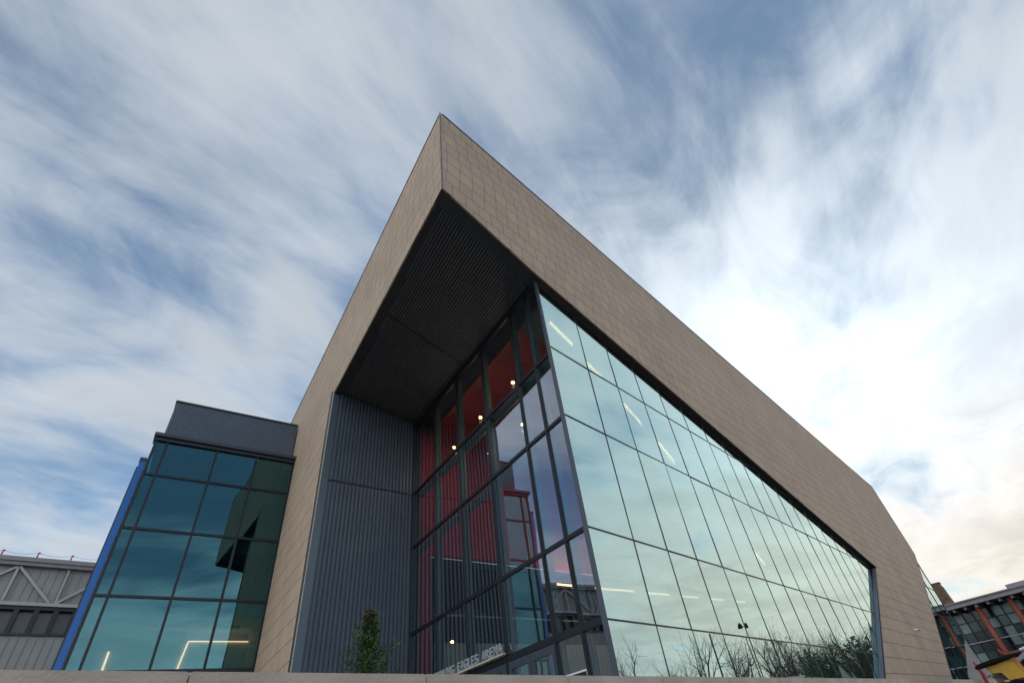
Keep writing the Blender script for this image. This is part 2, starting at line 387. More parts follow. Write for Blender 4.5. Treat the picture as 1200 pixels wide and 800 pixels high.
# --- lobby interior
c_ = lambda u, v, dz=0: GR.p(u, v, 11.35-.1785*u+dz)
def cw_(q):
    z = 11.75; return Vector((q.x, q.y, z))
MB().slab([cw_(GD.p(.62, -.56, 0)), cw_(GD.p(1.9, -.56, 0)), cw_(GR.p(32, -1.85, 0)), cw_(GR.p(32, -.6, 0))], .25).build('lobby_ceiling', M['teal'], arena)
MB().slab([cw_(GD.p(1.92, -.56, 0)), cw_(GD.p(9.6, -.56, 0)), cw_(IW.p(33, -.1, 0)), cw_(GR.p(32, -1.87, 0))], .26).build('lobby_ceiling', mat('dark_red_ceiling', (.24, .008, .022), .6), arena)
ib = MB(); ib.box(IW, .95, 34, -.3, 0, 6.68, 13); ib.box(IW, .2, .95, -.3, 0, PLAZA, 13); ib.build('red_wall', M['red'], arena)
ib = MB(); ib.box(IW, 1.0, 34, -6, -.305, 6.4, 6.66); ib.box(IW, 1.0, 34, -6.2, -6, PLAZA, 6.6); ib.box(IW, 1.0, 34, -6, -.305, 3.2, 3.5); ib.box(IW, 34, 34.3, -6, 3.6, PLAZA, 12)
ib.build('mezzanine', M['dark'], arena)
MB().box(IW, 1.2, 34, -.3, -.15, 2.5, 3.69).build('balcony_front', M['white'], arena)
MB().box(IW, 1.2, 34, -.24, -.2, 4.58, 4.64).build('balcony_rail', M['pale'], arena)
ib = MB(); ib.box(IW, 1.3, 34, -2.4, -2.2, PLAZA, 2.4); ib.build('lobby_wall', M['white'], arena)
for u0, u1 in ((7.0, 8.7), (9.6, 23.)):
    MB().box(IW, u0, u1, .02, .10, 5.95, 6.01).build('linear_light', M['led'], arena)
for (u0, v0, z0), (u1, v1, z1) in (((1.56, -.79, 11.46), (3.17, -1.08, 11.46)), ((4.4, -1.41, 11.46), (5.63, -1.64, 11.46)), ((8.03, -2.23, 11.46), (10.52, -2.79, 11.46)),
        ((12.45, -3.2, 11.46), (15.38, -3.94, 11.46)), ((21.0, -3.7, 7.66), (23.11, -4.08, 7.29))):
    MB().bar(GR.p(u0, v0, z0), GR.p(u1, v1, z1), .08, .05).build('linear_light', M['ledR'], arena)
def ball(c, r, name, m, par):
    s = MB(); s.tube([Vector(c)+Vector((0, 0, r*math.cos(a))) for a in [math.pi*k/10 for k in range(11)]], [max(.001, r*math.sin(math.pi*k/10)) for k in range(11)], 14, caps=False)
    return s.build(name, m, par, True)
for u, z in ((3.34, 10.3), (5.74, 10.28), (8.02, 10.2), (3.14, 8.46), (5.35, 8.55)):
    ball(GD.p(u, -1.0, z), .062 if z > 9 else .045, 'globe_light', M['lamp'], arena)
    lb = bpy.data.lights.new('globe_lamp', 'POINT'); lb.energy = 26 if z > 9 else 24; lb.color = (1, .72, .45); lb.shadow_soft_size = .08
    lo = bpy.data.objects.new('globe_lamp', lb); COL.objects.link(lo); lo.parent = arena; lo.location = GD.p(u, -1.0, z-.22)-WL[arena.name]
    MB().tube([GD.p(u, -1.0, z+.1), GD.p(u, -1., 11.5)], .008, 5).build('light_cord', M['frame'], arena)
for u in (8., 15.):
    lb = bpy.data.lights.new('led_lamp', 'POINT'); lb.energy = 45; lb.color = (1, .75, .5); lb.shadow_soft_size = .3
    lo = bpy.data.objects.new('led_lamp', lb); COL.objects.link(lo); lo.parent = arena; lo.location = IW.p(u, .5, 5.9)-WL[arena.name]
for u, z in ((2.05, 3.95), (2.7, 4.0)):
    ball(IW.p(u, -1.5, z), .07, 'globe_light', M['lamp'], arena)
# --- glass wall beyond the slanted tiled end
fr = MB()
X0, X1 = 44., 57.
for k in range(5):
    u = X0+k*(X1-X0)/4; fr.box(FR, u-.02, u+.02, -.64, -.57, GROUND, 11.2)
for z in (1.4, 3.4, 5.6, 8.0, 11.17): fr.box(FR, X0-16, X1, -.642, -.575, z-.02, z+.02)
ew = fr.build('end_curtain_wall', M['frame'], arena)
zz = [GROUND, 1.4, 3.4, 5.6, 8.0, 11.17]
for k in range(-6, 8):
    for j in range(5):
        u = X0+k*(X1-X0)/8
        if u+1.6 > 33+(zz[j])*1.7: pane(FR, [(u+.03, zz[j]+.03), (u+1.6, zz[j]+.03), (u+1.6, zz[j+1]-.03), (u+.03, zz[j+1]-.03)], ew, M['gX'], .002, -.62, -.608)
MB().box(FR, 57.02, 57.2, -14, -.58, GROUND, 11.2).build('end_wall', M['teal'], arena)
MB().box(FR, 33, 57.0, -14.2, -14.0, GROUND, 11.2).build('rear_wall', M['dark'], arena)

# ------------------------------------------------------------------ glass annex
annex = thing('office_annex', LG.p(-2.8, -4, PLAZA), 'teal glass annex with blue side wall and ribbed grey upper storey', 'building')
ul = [-5.72, -5.3, -3.36, -1.69, 0.0]; zr2 = [3.9, 6.2, 8.6, 10.81, 12.33]
fr = MB()
for u in ul:
    fr.box(LG, u-.045 if u < 0 else u-.09, u+.045 if u < 0 else u-.005, -.03, .05, PLAZA, 12.35)
for z in [1.6]+zr2[:-1]:
    for a, b in zip(ul, ul[1:]): fr.box(LG, a+.046, b-.046 if b < 0 else b-.09, -.031, .045, z-.045, z+.045)
aw = fr.build('annex_curtain_wall', M['frame'], annex)
zq = [PLAZA, 1.6]+zr2
for i in range(4):
    for k in range(6):
        pane(LG, [(ul[i]+.04, zq[k]+.04), (ul[i+1]-.04, zq[k]+.04), (ul[i+1]-.04, zq[k+1]-.04), (ul[i]+.04, zq[k+1]-.04)], aw, M['gL'], .0025)
s = MB(); s.box(LG, -5.80, -.005, -.6, .12, 12.34, 12.47); s.box(LG, -5.86, -.005, -.6, .26, 12.472, 12.62); s.build('cornice', M['post'], annex)
s = MB(); s.ribs(LG, -5.6, -.01, lambda u: 12.5, lambda u: 15.0, .11, .03, -1.0); s.box(LG, -5.6, -.01, -7, -1.003, 12.3, 14.98); s.build('upper_storey', M['rib'], annex)
s = MB(); s.box(LG, -5.64, -.008, -7.1, -.93, 15.0, 15.07); s.box(LG, -5.6, -.008, -1.1, -.96, 12.622, 12.68); s.build('roof_flashing', M['flash'], annex)
# blue side wall and its dark cap
s = MB(); s.box(LG, -6.0, -5.79, -8, -.02, GROUND, 11.35); s.build('blue_side_wall', M['blue'], annex)
s = MB(); s.box(LG, -6.03, -5.79, -8, -.0, 11.352, 11.5); s.box(LG, -6.1, -6.003, -8, -.9, GROUND, 11.5); s.build('wall_cap', M['trim'], annex)
# inside: floors, ceilings, back wall
s = MB()
for z in (3.75, 6.15): s.box(LG, -5.7, -.02, -7, -.16, z-.55, z)
s.build('floor_slab', M['white'], annex)
s = MB()
for z in (8.55, 10.75): s.box(LG, -5.7, -.02, -7, -.16, z-.55, z)
s.box(LG, -5.7, -.02, -7, -.16, 12.05, 12.3); s.build('floor_slab', M['fin'], annex)  # upper slabs coloured darker, standing in for the darker sky reflection up there
s = MB(); s.box(LG, -5.7, -.02, -7.2, -7.002, PLAZA, 12.3); s.box(LG, -5.785, -5.77, -7, -.05, PLAZA, 12.3); s.box(LG, -.02, -.006, -7, -.05, PLAZA, 12.3); s.build('inner_wall', M['white'], annex)
s = MB(); s.box(LG, -5.1, -.03, -2.6, -2.2, 3.76, 5.2); s.box(LG, -2.35, -.03, -5, -2.61, 3.76, 5.6); s.build('inner_partition', M['white'], annex)
s = MB(); s.box(LG, -2.24, -.05, -2.18, -2.14, 5.22, 5.26); s.bar(LG.p(-2.24, -2.16, 5.24), LG.p(-2.42, -2.16, 3.9), .045, .045); s.build('cove_light', M['ledL'], annex)
s = MB(); s.bar(LG.p(-4.72, -2.14, 4.9), LG.p(-4.72, -2.14, 3.9), .05, .04); s.build('cove_light', M['ledL'], annex)
s = MB()
for u0, u1 in ((-3.6, -2.5), (-1.6, -.6)):
    for v in (-1.2, -1.5): s.box(LG, u0, u1, -v*-1, -v*-1+.08, 5.57, 5.598)
s.build('ceiling_grille', M['dark'], annex)

# ------------------------------------------------------------------ hall with trusses
hall = thing('steel_hall', HA.p(0, -10, GROUND), 'cream metal hall with exposed white roof truss and strip of dark windows, behind the annex', 'building')
s = MB(); s.box(HA, -14, 16, -18, -.1, GROUND, 8.70); s.box(HA, -14, 16, -18, -.1, 10.25, 12.5); s.box(HA, -14, 16, -18, -.6, 8.70, 10.25)
for k in range(75): s.box(HA, -14+k*.4, -14+k*.4+.03, -.1, -.06, 10.3, 12.4); s.box(HA, -14+k*.4, -14+k*.4+.03, -.1, -.06, GROUND, 8.6)
s.build('metal_wall', M['cream'], hall)
s = MB(); s.box(HA, -14.2, 16.2, -18.3, .35, 12.5, 12.74); s.box(HA, -14.1, 16.1, -.1, .25, 12.3, 12.5); s.build('roof', M['roofm'], hall)
s = MB(); s.box(HA, -14, 16, -.05, .12, 10.2, 10.38)
x = 1.7-4*2.42*1
for k in range(-3, 7):
    a = 1.78+k*4.8-.05
    for (p, q) in (((a, 12.3), (a-.0, 10.38)),):
        pass
    s.bar(HA.p(a, .05, 12.25), HA.p(a, .05, 10.4), .13, .1, HA.n); s.bar(HA.p(a+.06, .06, 12.25), HA.p(a+2.1, .06, 10.4), .13, .1, HA.n)
    s.bar(HA.p(a+2.4, .05, 12.25), HA.p(a+2.4, .05, 10.4), .11, .1, HA.n); s.bar(HA.p(a+2.45, .06, 10.4), HA.p(a+4.75, .06, 12.25), .13, .1, HA.n)
s.build('roof_truss', M['truss'], hall)
s = MB(); s.box(HA, -14, 16, -.5, -.02, 10.02, 10.2); s.box(HA, -14, 16, -.5, -.02, 8.705, 8.82)
for k in range(33): s.box(HA, -13.6+k*.9-.14, -13.6+k*.9+.1, -.5, -.025, 8.82, 10.02)
wf = s.build('window_strip', M['winframe'], hall)
mw = mat('grey_window', (.075, .08, .10), .25, 0, .1)
MB().box(HA, -13.98, 15.98, -.45, -.4, 8.82, 10.02).build('pane', mw, wf)
for u in (2.3, 3.95, 5.6, .65, -1.0, -2.65):
    z0 = 12.74; s = MB(); s.tube([HA.p(u, -.3, z0), HA.p(u, -.3, z0+.5)], [.05, .035], 8); s.tube([HA.p(u-.04, -.3, z0+.46), HA.p(u+.1, -.3, z0+.46)], .035, 6); s.build('red_roof_stanchion', M['redp'], hall)
s = MB()
for u in (-2.65, -1.0, .65, 2.3, 3.95):
    s.tube([HA.p(u+1.65*k/6, -.3, 12.74+.45-.12*math.sin(math.pi*k/6)) for k in range(7)], .012, 4)
s.build('safety_cable', M['pale'], hall)

# ------------------------------------------------------------------ glazed building with rust columns
k_ = 85/75
gb = thing('glazed_pavilion', RB.p(15, -8, GROUND), 'distant glass building with rust red columns under a flat overhanging roof, beyond the tan wall', 'building')
U = lambda u: u*k_
s = MB(); s.box(RB, U(9), U(25), -16, .6, 9.15, 9.62); s.box(RB, U(9), U(25.1), -16, .8, 9.622, 9.75); s.box(RB, U(9.2), U(16.2), -14, -.6, 9.752, 10.3); s.build('roof', M['roofm'], gb)
s = MB()
for k in range(14): s.box(RB, U(9.2)+k*1.28, U(9.2)+k*1.28+.25, -2, .3, 8.8, 9.147)
s.build('roof_bracket', mat('grey_beam', (.2, .19, .19), .6), gb)
for u in (19.65, 16.55, 13.45, 10.3):
    MB().tube([RB.p(U(u), -.3, GROUND), RB.p(U(u), -.3, 9.1)], .3, 16).build('column', M['rust'], gb, True)
s = MB(); pan = []
zz = [GROUND, .8, 2.2, 3.3, 4.6, 5.6, 6.6, 7.7, 8.8]
rr = random.Random(5)
nb = 16; du = (U(24.8)-U(9.4))/nb
for k in range(nb+1): s.box(RB, U(9.4)+k*du-.05, U(9.4)+k*du+.05, -2.1, -1.9, GROUND, 8.8)
for z in zz: s.box(RB, U(9.4), U(24.8), -2.12, -1.93, z-.05, z+.05)
for k in range(nb):
    base = rr.random(); pb = MB(); pan.append(pb)
    for j in range(8):
        q = base*.6+rr.random()*.5; idx = 0 if q < .45 else (1 if q < .74 else 2)
        pb.box(RB, U(9.4)+k*du+.05, U(9.4)+(k+1)*du-.05, -2.06, -2.02, zz[j]+.05, zz[j+1]-.05, idx)
gf = s.build('glass_front', M['winframe'], gb)
pgm = [mat('pavilion_glass_%s' % nm_, cc, ro, 0, .25, 1.) for nm_, cc, ro in (('dark', (.012, .014, .016), .15), ('mid', (.03, .055, .056), .12), ('light', (.17, .24, .235), .2))]
for pb in pan: pb.build('glazing_bay', pgm, gf)
s = MB(); s.box(RB, U(9.4), U(24.8), -14, -2.3, GROUND, 8.9); s.build('building_core', M['dark'], gb)
s = MB()
for z in (3.4, 5.5): s.tube([RB.p(U(24.8), -1.2, z), RB.p(U(9.4), -1.2, z)], .05, 6)
s.build('outer_rail', M['pale'], gb)
# brown tower far behind
D_ = 120; az = R(33.45); tc_ = Vector((math.sin(az)*D_, math.cos(az)*D_, 0))
TB = Pl(tc_, YR)
tow = thing('brick_tower', (tc_.x, tc_.y, GROUND), 'dark brown brick tower top rising behind the glass end of the arena', 'tower')
s = MB(); s.prism(TB, [(0, GROUND), (7.5, GROUND), (7.5, 11.9), (4.2, 14.6), (3.0, 16.0), (0, 16.4)], -1.2, 1.6); s.build('tower_wall', M['brown'], tow)
s = MB(); s.box(TB, -.1, 1.8, -1.3, 1.7, 16.35, 16.5); s.build('parapet_cap', M['rust'], tow)

# ------------------------------------------------------------------ parapet walls, ground
ZP = .55
jo = [-8.4+1.2*0]
def coping(par, u0, u1, joints, first=None):
    e = [u0]+[j for j in joints if u0 < j < u1]+[u1]
    for a, b in zip(e, e[1:]):
        s = MB(); g = .004
        s.prism(PF, [(a+g, ZP-.16), (b-g, ZP-.16), (b-g, ZP-.012), (b-g-.012, ZP), (a+g+.012, ZP), (a+g, ZP-.012)], -.4, 0)
        s.build('coping_stone', first if (first and a == u0) else M['conc'], par)
uend = (Vector((7.43, 13.61, 0))-PF.o).dot(PF.t)
uj0 = (Vector((-1.546, 2.333, 0))*ZP/.45-PF.o).dot(PF.t); st = 1.46
par = thing('parapet_wall', PF.p(3, 0, GROUND), 'low tan concrete retaining wall with jointed coping running along the foot of the view', 'wall')
coping(par, uj0-6*st, uend, [uj0+k*st for k in range(-5, 14)])
MB().box(PF, uj0-6*st, uend-.03, -.36, -.05, GROUND, ZP-.164).build('wall_stem', M['conc'], par)
par2 = thing('parapet_wall', PF.p(uend+8, 0, GROUND), 'short tan concrete retaining wall with grey end stone, beside the yellow machine', 'wall')
ua, ub_ = uend+3.9, uend+16
coping(par2, ua, ub_, [ua+.7+2.9*k for k in range(5)], M['conc2'])
MB().box(PF, ua+.03, ub_, -.36, -.05, GROUND, ZP-.164).build('wall_stem', M['conc'], par2)
g = MB(); g.face([(-1500, -1500, GROUND), (1500, -1500, GROUND), (1500, 1500, GROUND), (-1500, 1500, GROUND)]); tag(g.build('ground', M['asph']), kind='structure')
g = MB(); g.slab([PF.p(-12, -.37, PLAZA), PF.p(uend-.05, -.37, PLAZA), PF.p(uend-.05, -30, PLAZA), PF.p(-12, -30, PLAZA)], 1.19); tag(g.build('plaza', M['pave']), kind='structure')
# steps in the gap between the two parapets
g = MB()
for k in range(7): g.box(PF, uend+.02, ua, -.3-.32*(k+1), -.3-.32*k, GROUND+.004, GROUND+.17*(k+1))
tag(g.build('steps', M['conc2']), kind='structure')

# ------------------------------------------------------------------ conifer
def conifer(base, H, label):
    t = thing('conifer', base, label, 'tree'); b = Vector(base); rr = random.Random(4)
    s = MB(); s.tube([b, b+Vector((.01, 0, H*.5)), b+Vector((.0, 0, H*.97))], [.04, .025, .006], 8); s.build('trunk', M['bark'], t)
    s = MB()
    for i in range(200):
        f = (i/200)**.9; z = .25+f*(H-.3); L0 = (.86*(1-f)**1.05+.04)*rr.choice((.35, .6, .8, 1., 1.3))*rr.uniform(.8, 1.1)
        a = i*2.399+rr.uniform(-.5, .5); tip = rr.uniform(.25, .8)
        d = Vector((math.cos(a), math.sin(a), 0)); p0 = b+Vector((0, 0, z)); nseg = 7
        for k in range(nseg):
            q = (k+1)/nseg; c = p0+d*L0*q+Vector((0, 0, L0*tip*q*q))
            for m in range(int(6 if k > 1 else 4)):
                ln = rr.uniform(.03, .075); v = Vector((rr.gauss(0, 1), rr.gauss(0, 1), rr.gauss(.7, .7))).normalized()*ln+d*ln*.5
                w = v.cross(Vector((rr.gauss(0, 1), rr.gauss(0, 1), rr.gauss(0, 1)))).normalized()*rr.uniform(.010, .02)
                o = c+Vector((rr.gauss(0, .02), rr.gauss(0, .02), rr.gauss(0, .02)))
                red = min(.75, max(0, (f-.78)*1.9+.2*q+rr.gauss(0, .15))); br = rr.uniform(.2, 1.3)
                s.face([o-w*.5, o+v*.55-w, o+v, o+v*.55+w], [(red, br)]*4)
    s.build('foliage', M['asleaf'], t); return t
conifer((-3.2, 9.6, PLAZA), 2.85, 'small young conifer with reddish tips standing in front of the ribbed grey wall')

# ------------------------------------------------------------------ sign letters, notice, camera
def text_mesh(txt, size, depth, sx=1.0):
    cu = bpy.data.curves.new('t', 'FONT'); cu.body = txt; cu.size = size; cu.extrude = depth; cu.resolution_u = 3; cu.space_character = 1.12; cu.offset = size*.018
    o = bpy.data.objects.new('t', cu); COL.objects.link(o); dg = bpy.context.evaluated_depsgraph_get()
    me = bpy.data.meshes.new_from_object(o.evaluated_get(dg)); bpy.data.objects.remove(o); return me
def place_text(me, pl, u_right, z, v, mat_, parent, name, width=None):
    """text reads from larger u to smaller u on planes seen from +v with u running away to the left"""
    xs = [q.co.x for q in me.vertices]; x0, x1 = min(xs), max(xs); k = width/(x1-x0) if width else 1
    for q in me.vertices: q.co.x = (q.co.x-x0)*k
    me.materials.clear(); me.materials.append(mat_); o = bpy.data.objects.new(name, me); COL.objects.link(o)
    W = (x1-x0)*k; t = -pl.t; mw = Matrix((( t.x, 0, pl.n.x, 0), (t.y, 0, pl.n.y, 0), (0, 1, 0, 0), (0, 0, 0, 1)))
    org = pl.p(u_right+W, v, z); mw.translation = org; o.parent = parent
    o.matrix_world = mw
    mw2 = mw.copy(); mw2.translation = org-WL[parent.name]; o.matrix_basis = mw2
    return o
sg = thing('letter_sign', GD.p(6, .1, 2.12), 'row of silver metal letters reading EAGLES ARENA standing on the entrance door head', 'sign')
W_ = 4.45; words = [('STEMMING', 1.66+.12), ('EAGLES', 1.2), ('ARENA', 1.05)]
ur = 3.68
for wd, ww in reversed(words):
    sw = ww/len(wd)
    for i, ch in enumerate(reversed(wd)):
        me = text_mesh(ch, .30, .022); place_text(me, GD, ur, 2.145, .14, M['letter'], sg, 'letter', sw*.80 if ch != 'I' else sw*.25); ur += sw
    ur += .17
MB().box(GD, 3.6, ur, .1, .18, 2.09, 2.13).build('sign_rail', M['conc'], sg)
ns = thing('notice_sign', GD.p(1.2, .02, .9), 'black notice with white border and white lettering on glass beside the entrance doors', 'sign')
MB().box(GD, .78, 1.62, .012, .022, .85, 1.33).build('notice_board', M['signblack'], ns)
s = MB(); s.box(GD, .78, 1.62, .022, .026, 1.30, 1.33); s.box(GD, .78, .80, .022, .026, .85, 1.30); s.box(GD, 1.60, 1.62, .022, .026, .85, 1.30); s.build('border', M['signwhite'], ns)
s = MB()
rl = random.Random(8)
for z, h, u0, u1 in ((1.18, .055, .93, 1.5), (1.09, .035, .86, 1.5), (1.02, .035, .86, 1.45), (.95, .035, .86, 1.5)):
    u = u1
    while u > u0+.03: wl = min(rl.uniform(.05, .12), u-u0); s.box(GD, u-wl, u, .022, .025, z, z+h); u -= wl+.022
s.build('lettering', M['signwhite'], ns)
sc_ = thing('security_camera', FR.p(33.15, .05, 3.3), 'small white security camera mounted on the lower tan tiled wall', 'camera')
MB().box(FR, 33.08, 33.20, .003, .03, 3.36, 3.48).build('bracket', M['signwhite'], sc_)
s = MB(); s.tube([FR.p(33.14, .03, 3.42), FR.p(33.12, .08, 3.41), FR.p(33.09, .20, 3.36)], [.03, .055, .055], 10); s.build('housing', M['signwhite'], sc_)
ball(FR.p(33.088, .21, 3.357), .04, 'lens', M['signblack'], sc_)

# ------------------------------------------------------------------ yellow machine and its neighbours
def at(x, y, dist):
    d = r2*((x-600)/F)-u2*((y-400)/F)+fw; h = math.hypot(d.x, d.y); return d*(dist/h)
MF = Pl((math.sin(R(34))*24, math.cos(R(34))*24), 124., -1); K = 24/14   # v>0 towards the street
q_ = lambda pts: [(u*K, z*K) for u, z in pts]
mc = thing('construction_machine', MF.p(.3, 0, GROUND), 'yellow compact construction machine with dark boom at the far end of the wall', 'machine')
s = MB(); s.prism(MF, q_([(-.03, .54), (.39, .555), (.40, .50), (.46, .25), (.19, .24), (.15, .345), (.13, .36), (-.015, .372)]), -.35, .12)
s.build('engine_cover', M['yellow'], mc)
s = MB(); s.prism(MF, q_([(.392, .553), (.45, .545), (.52, .27), (.462, .25)]), -.33, .08)
for k in range(9): s.box(MF, (.40+.009*k)*K, (.435+.009*k)*K, .08, .09, (.50-.026*k)*K, (.512-.026*k)*K)
s.build('side_panel', M['orange'], mc)
s = MB(); s.prism(MF, q_([(-.02, .50), (.37, .515), (.37, .505), (-.02, .49)]), .122, .135); s.build('cover_seam', M['orange'], mc)
s = MB(); s.box(MF, .09*K, .185*K, .121, .13, .415*K, .45*K); s.build('vent', M['black'], mc)
s = MB(); s.tube([MF.p(-.19*K, -.5, .47*K), MF.p(-.13*K, -.5, .485*K), MF.p(.1*K, -.5, .52*K), MF.p(.35*K, -.5, .555*K), MF.p(.56*K, -.5, .585*K)], [.03, .065, .07, .06, .03], 12); s.build('boom', M['black'], mc, True)
s = MB(); s.bar(MF.p(.33*K, -.42, .605*K), MF.p(.60*K, -.42, .62*K), .06, .05); s.build('boom_strap', M['rust'], mc)
s = MB(); s.tube([MF.p(.37*K, -.2, .44*K), MF.p(.7*K, -.3, .60*K)], .055, 10); s.tube([MF.p(.58*K, -.45, .62*K), MF.p(.8*K, -.45, .66*K)], .04, 8); s.build('hydraulic_cylinder', M['pale'], mc)
s = MB(); s.box(MF, -.25, .85, -.5, .05, GROUND+.42, .22*K); s.build('chassis', M['black'], mc)
for v in (-.55, .02):
    s = MB(); s.tube([MF.p(-.3, v, GROUND+.22), MF.p(1.0, v, GROUND+.22)], .2, 10); s.box(MF, -.3, 1.0, v-.14, v+.14, GROUND+.02, GROUND+.41); s.build('track', M['black'], mc)
s = MB(); s.box(MF, -.02*K, .14*K, .125, .35, .30*K, .345*K); s.box(MF, .0, .12*K, .125, .3, .16*K, .295*K); s.build('tool_box', M['beige'], mc)
s = MB(); s.tube([MF.p(-.10*K, .2, .34*K), MF.p(-.05*K, .2, .37*K), MF.p(-.02*K, .2, .33*K)], [.04, .05, .03], 8); s.build('work_lamp', M['pale'], mc)
for pts, nm in (((( -.165, .60), (-.15, .52), (-.135, .40), (-.15, .25), (-.17, -.9)), 'red_marker'), (((.29, .69), (.30, .66), (.315, .62), (.33, .61)), 'red_flag'), (((.48, .43), (.475, .36), (.47, .28), (.47, -.9)), 'red_marker')):
    if nm == 'red_marker':
        left = pts[0][0] < 0
        t = thing('marker_pole', MF.p(pts[-1][0]*K, .6, GROUND), 'bent red marker pole leaning left of the yellow machine' if left else 'red marker pole right of the yellow machine, at the picture edge', 'pole', 'red marker poles by the machine')
        s = MB(); s.tube([MF.p(u*K, .6, max(z*K, GROUND+.05)) for u, z in pts], [.03, .05, .055, .05, .05][:len(pts)], 8); s.build('pole_tube', M['redp'], t, True)
        s = MB(); s.box(MF, pts[-1][0]*K-.2, pts[-1][0]*K+.2, .42, .78, GROUND, GROUND+.07); s.build('base', M['black'], t)
    else:
        s = MB(); s.tube([MF.p(u*K, -.42, z*K) for u, z in pts], [.02, .035, .03, .02], 6); s.build('warning_flag', M['redp'], mc)
WF = Pl((math.sin(R(34))*33, math.cos(R(34))*33), 124., -1); K2 = 33/14
wd = thing('concrete_wedge', WF.p(-.4, 0, GROUND), 'pale grey triangular concrete upright behind the wall, left of the yellow machine', 'wedge wall')
s = MB(); s.prism(WF, [(-.09*K2, .93*K2), (-.36*K2, .39*K2), (-.5*K2, GROUND), (.35*K2, GROUND), (-.05*K2, .50*K2)], -.25, .0); s.build('panel', M['conc2'], wd)
s = MB(); s.box(WF, -1.7, 1.3, -.6, .3, GROUND, GROUND+.25); s.build('footing', M['conc'], wd)

# ------------------------------------------------------------------ things across the street, seen mirrored in the glass
def bare_tree_meshes(seed, H):
    rr = random.Random(seed); tr = MB(); cr_ = MB()
    def grow(p, d, L, rad, lev, mb):
        n = 3 if lev < 4 else 2; pts = [p]; rads = [rad]; q = p; dd = d
        for k in range(n):
            dd = (dd+Vector((rr.gauss(0, .13), rr.gauss(0, .13), rr.gauss(.03, .08)))).normalized(); q = q+dd*L/n; pts.append(q); rads.append(rad*(1-.38*(k+1)/n))
        mb.tube(pts, rads, 7 if lev < 2 else (5 if lev < 4 else 3), caps=False)
        if lev >= 5: return
        nchild = 4 if 0 < lev < 4 else 3
        for c in range(nchild):
            i = n if c == 0 else rr.randint(1, n); ax = dd.orthogonal().normalized(); ax.rotate(Matrix.Rotation(rr.uniform(0, 6.283), 3, dd))
            nd = (dd*math.cos(a := rr.uniform(.4, 1.0) if c else rr.uniform(.05, .3))+ax*math.sin(a)); nd.z += .05; nd.normalize()
            grow(pts[i], nd, L*rr.uniform(.62, .88), rads[i]*(.78 if c == 0 else .58), lev+1, cr_)
    grow(Vector((0, 0, 0)), Vector((0, 0, 1)), H*.24, H*.026, 0, tr)
    return tr, cr_
protos = []
spots = [(47.1, 25.9, 10.1, 2), (34.2, 26.6, 7.4, 1), (50.7, 37.9, 10.5, 0), (53.7, 45.8, 10.7, 1), (66.6, 57.2, 11.8, 2), (71.1, 63.8, 13.2, 0), (79.6, 73.3, 15.1, 2), (88.1, 83.4, 16.3, 1), (92.3, 88.1, 14.9, 0), (59.6, 46.8, 11.1, 2), (75.0, 60.9, 13.9, 0), (68.2, 67.5, 11.3, 1), (56.7, 51.5, 9.8, 1), (58.4, 32.4, 10.4, 0), (99.8, 89.3, 16.3, 2), (63.0, 59.1, 10.9, 1),
         (84, 70, 13, 0), (78, 79, 13, 1), (95, 80, 14, 2), (74, 70, 11, 1), (66, 52, 11, 0), (61, 55, 9, 2), (90, 74, 13, 1), (104, 96, 15, 0), (70, 47, 11, 2), (82, 64, 12, 1)]
for i in range(3):
    t = thing('bare_tree', (0, 0, GROUND), 'leafless winter tree across the street, seen mirrored in the long glass wall', 'tree', 'bare trees across the street')
    a, b = bare_tree_meshes(20+i, 10.)
    for mb, nm in ((a, 'trunk'), (b, 'crown')):
        for v in mb.v: v.z += GROUND
        mb.build(nm, M['bark'], t, origin=(0, 0, GROUND))
    t['top'] = max(v.z for v in b.v)-GROUND; protos.append(t)
used = set()
tops = [t.pop('top') for t in protos]
for i, (tx, ty, H, k) in enumerate(spots):
    t = protos[k] if k not in used else copy_tree(protos[k]); used.add(k)
    t.location = (tx, ty, GROUND); t.scale = (H/tops[k]*1.18, H/tops[k]*1.18, H/tops[k]*(1.15 if i < 6 else 1.0)); t.rotation_euler = (0, 0, i*1.7)
# evergreen shrubs under the bare trees
def shrub_mesh(seed):
    rr = random.Random(seed); s = MB()
    for i in range(2600):
        a, el, r = rr.uniform(0, 6.283), rr.uniform(-.3, 1.5), rr.random()**.4
        lob = .75+.25*math.sin(3*a+seed)+.2*math.sin(5*el+2*a)
        c = Vector((math.cos(a)*math.cos(el)*1.5, math.sin(a)*math.cos(el)*1.5, .9+math.sin(el)*2.2))*r*lob; c.z = max(.05, c.z+.3)
        v = Vector((rr.gauss(0, 1), rr.gauss(0, 1), rr.gauss(.3, 1))).normalized()*rr.uniform(.08, .2); w_ = v.orthogonal().normalized()*.06
        s.face([c-w_, c+w_, c+v+w_*.4, c+v-w_*.4], [(0, rr.uniform(.2, 1.2))]*4)
    return s
sp0 = thing('evergreen_shrub', (0, 0, GROUND), 'dark evergreen shrub under the bare trees across the street, mirrored in the glass', 'shrub', 'evergreen shrubs across the street')
s = shrub_mesh(3)
for v in s.v: v.z += GROUND
s.build('foliage', M['asleaf'], sp0, origin=(0, 0, GROUND)); s = MB(); s.tube([(0, 0, GROUND), (.05, 0, GROUND+1.4)], [.12, .05], 7); s.build('stem', M['bark'], sp0, origin=(0, 0, GROUND))
for i, (x, y, k) in enumerate([(60, 52, 2.2), (64, 56, 2.6), (69, 61, 2.8), (57, 47, 1.7), (74, 66, 3.0), (80, 75, 3.4), (86, 80, 3.6), (52, 41, 1.4), (78, 70, 2.6), (66, 60, 2.2), (93, 86, 3.4)]):
    t = sp0 if i == 0 else copy_tree(sp0); t.location = (x, y, GROUND); t.scale = (k, k, k*.95); t.rotation_euler = (0, 0, i*1.3)
